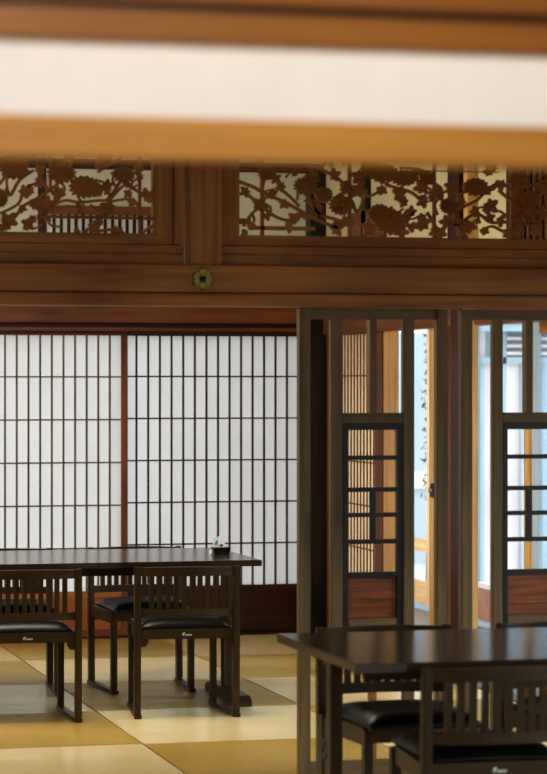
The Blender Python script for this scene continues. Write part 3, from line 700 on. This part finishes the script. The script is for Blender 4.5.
sb = empty('sauce_bottle', (cxx+.0, cyy-.02, ZT+.004)); tag(sb, 'tiny dark red capped bottle in the black box in front of the napkin', 'bottle')
MB().tube([(0, 0, 0), (0, 0, .026), (0, 0, .030), (0, 0, .034)], [.008, .008, .005, .005], 12).build('body', M['amber'], sb, 0, True)
MB().tube([(0, 0, .034), (0, 0, .043)], .007, 12).build('cap', M['redliquid'], sb)
sk = empty('salt_shaker', (cxx-.047, cyy-.012, ZT)); tag(sk, 'tiny white shaker left of the black box on the far table', 'shaker')
MB().tube([(0, 0, 0), (0, 0, .002), (0, 0, .018), (0, 0, .023)], [.007, .008, .007, .004], 12).build('body', M['white'], sk, 0, True)
tg = empty('glass_tumbler', (cxx+.049, cyy-.004, ZT)); tag(tg, 'tiny clear glass right of the black box on the far table', 'glass')
MB().tube([(0, 0, 0), (0, 0, .032)], [.010, .012], 14).build('cup', M['glass'], tg, 0, True)
# ---------------------------------------------------------------- light
def area(name, loc, target, size, sy, power, col):
    l = bpy.data.lights.new(name, 'AREA'); l.shape = 'RECTANGLE'; l.size = size; l.size_y = sy; l.energy = power; l.color = col
    o = bpy.data.objects.new(name, l); C.objects.link(o); o.location = loc
    d = Vector(target)-Vector(loc); o.rotation_euler = d.to_track_quat('-Z', 'Y').to_euler(); return o
area('light_behind_shoji', (0.5, 14.6, 1.5), (0.5, 12.6, 1.1), 7, 2.4, 128, (.90, .95, 1))
area('light_left_room', (-4.2, 10.3, 1.3), (2, 10.5, 1.0), 3, 1.8, 100, (1, .90, .76))
area('light_left_near', (-3.6, 5.2, 1.5), (2, 8.0, 1.6), 2.4, 1.6, 42, (1, .92, .80))
area('lamp_near_room', (0.3, 0.3, 2.4), (1.0, 2.75, 1.75), .8, .8, 46, (1, .88, .76))
area('lamp_middle_room', (1.5, 5.6, 2.75), (1.8, 8.2, .0), 1.0, 1.0, 9, (1, .80, .52))
area('fill_far_room', (1.6, 9.6, 2.7), (2.0, 10.5, 0), 1.4, 1.4, 66, (1, .90, .74))  # added unseen fill that brightens the far floor
sun = bpy.data.lights.new('daylight', 'SUN'); sun.energy = 2.6; sun.angle = R(18); sun.color = (.92, .97, 1)
so = bpy.data.objects.new('daylight', sun); C.objects.link(so); so.location = (12, 6, 6)
so.rotation_euler = Vector((-1, .30, -.34)).to_track_quat('-Z', 'Y').to_euler()
w = bpy.data.worlds.new('World'); bpy.context.scene.world = w; w.use_nodes = True
nt = w.node_tree; bg = nt.nodes['Background']; bg.inputs[0].default_value = (.90, .955, 1, 1); bg.inputs[1].default_value = 1.9
# ---------------------------------------------------------------- camera
cd = bpy.data.cameras.new('Camera'); cam = bpy.data.objects.new('Camera', cd); C.objects.link(cam)
cam.location = (0, 0, H); cam.rotation_euler = (PI/2, 0, -PSI)
cd.sensor_fit = 'AUTO'; cd.sensor_width = 36; cd.lens = F/774*36
cd.shift_x = (273.5-CX)/774; cd.shift_y = -(387-CY)/774
cd.clip_start = .05; cd.clip_end = 200
cd.dof.use_dof = True; cd.dof.focus_distance = 10.6; cd.dof.aperture_fstop = (F/774*36/1000)/.026
cd.dof.aperture_blades = 9
bpy.context.scene.camera = cam
vs = bpy.context.scene.view_settings; vs.view_transform = 'Standard'; vs.look = 'Medium High Contrast'; vs.exposure = 0
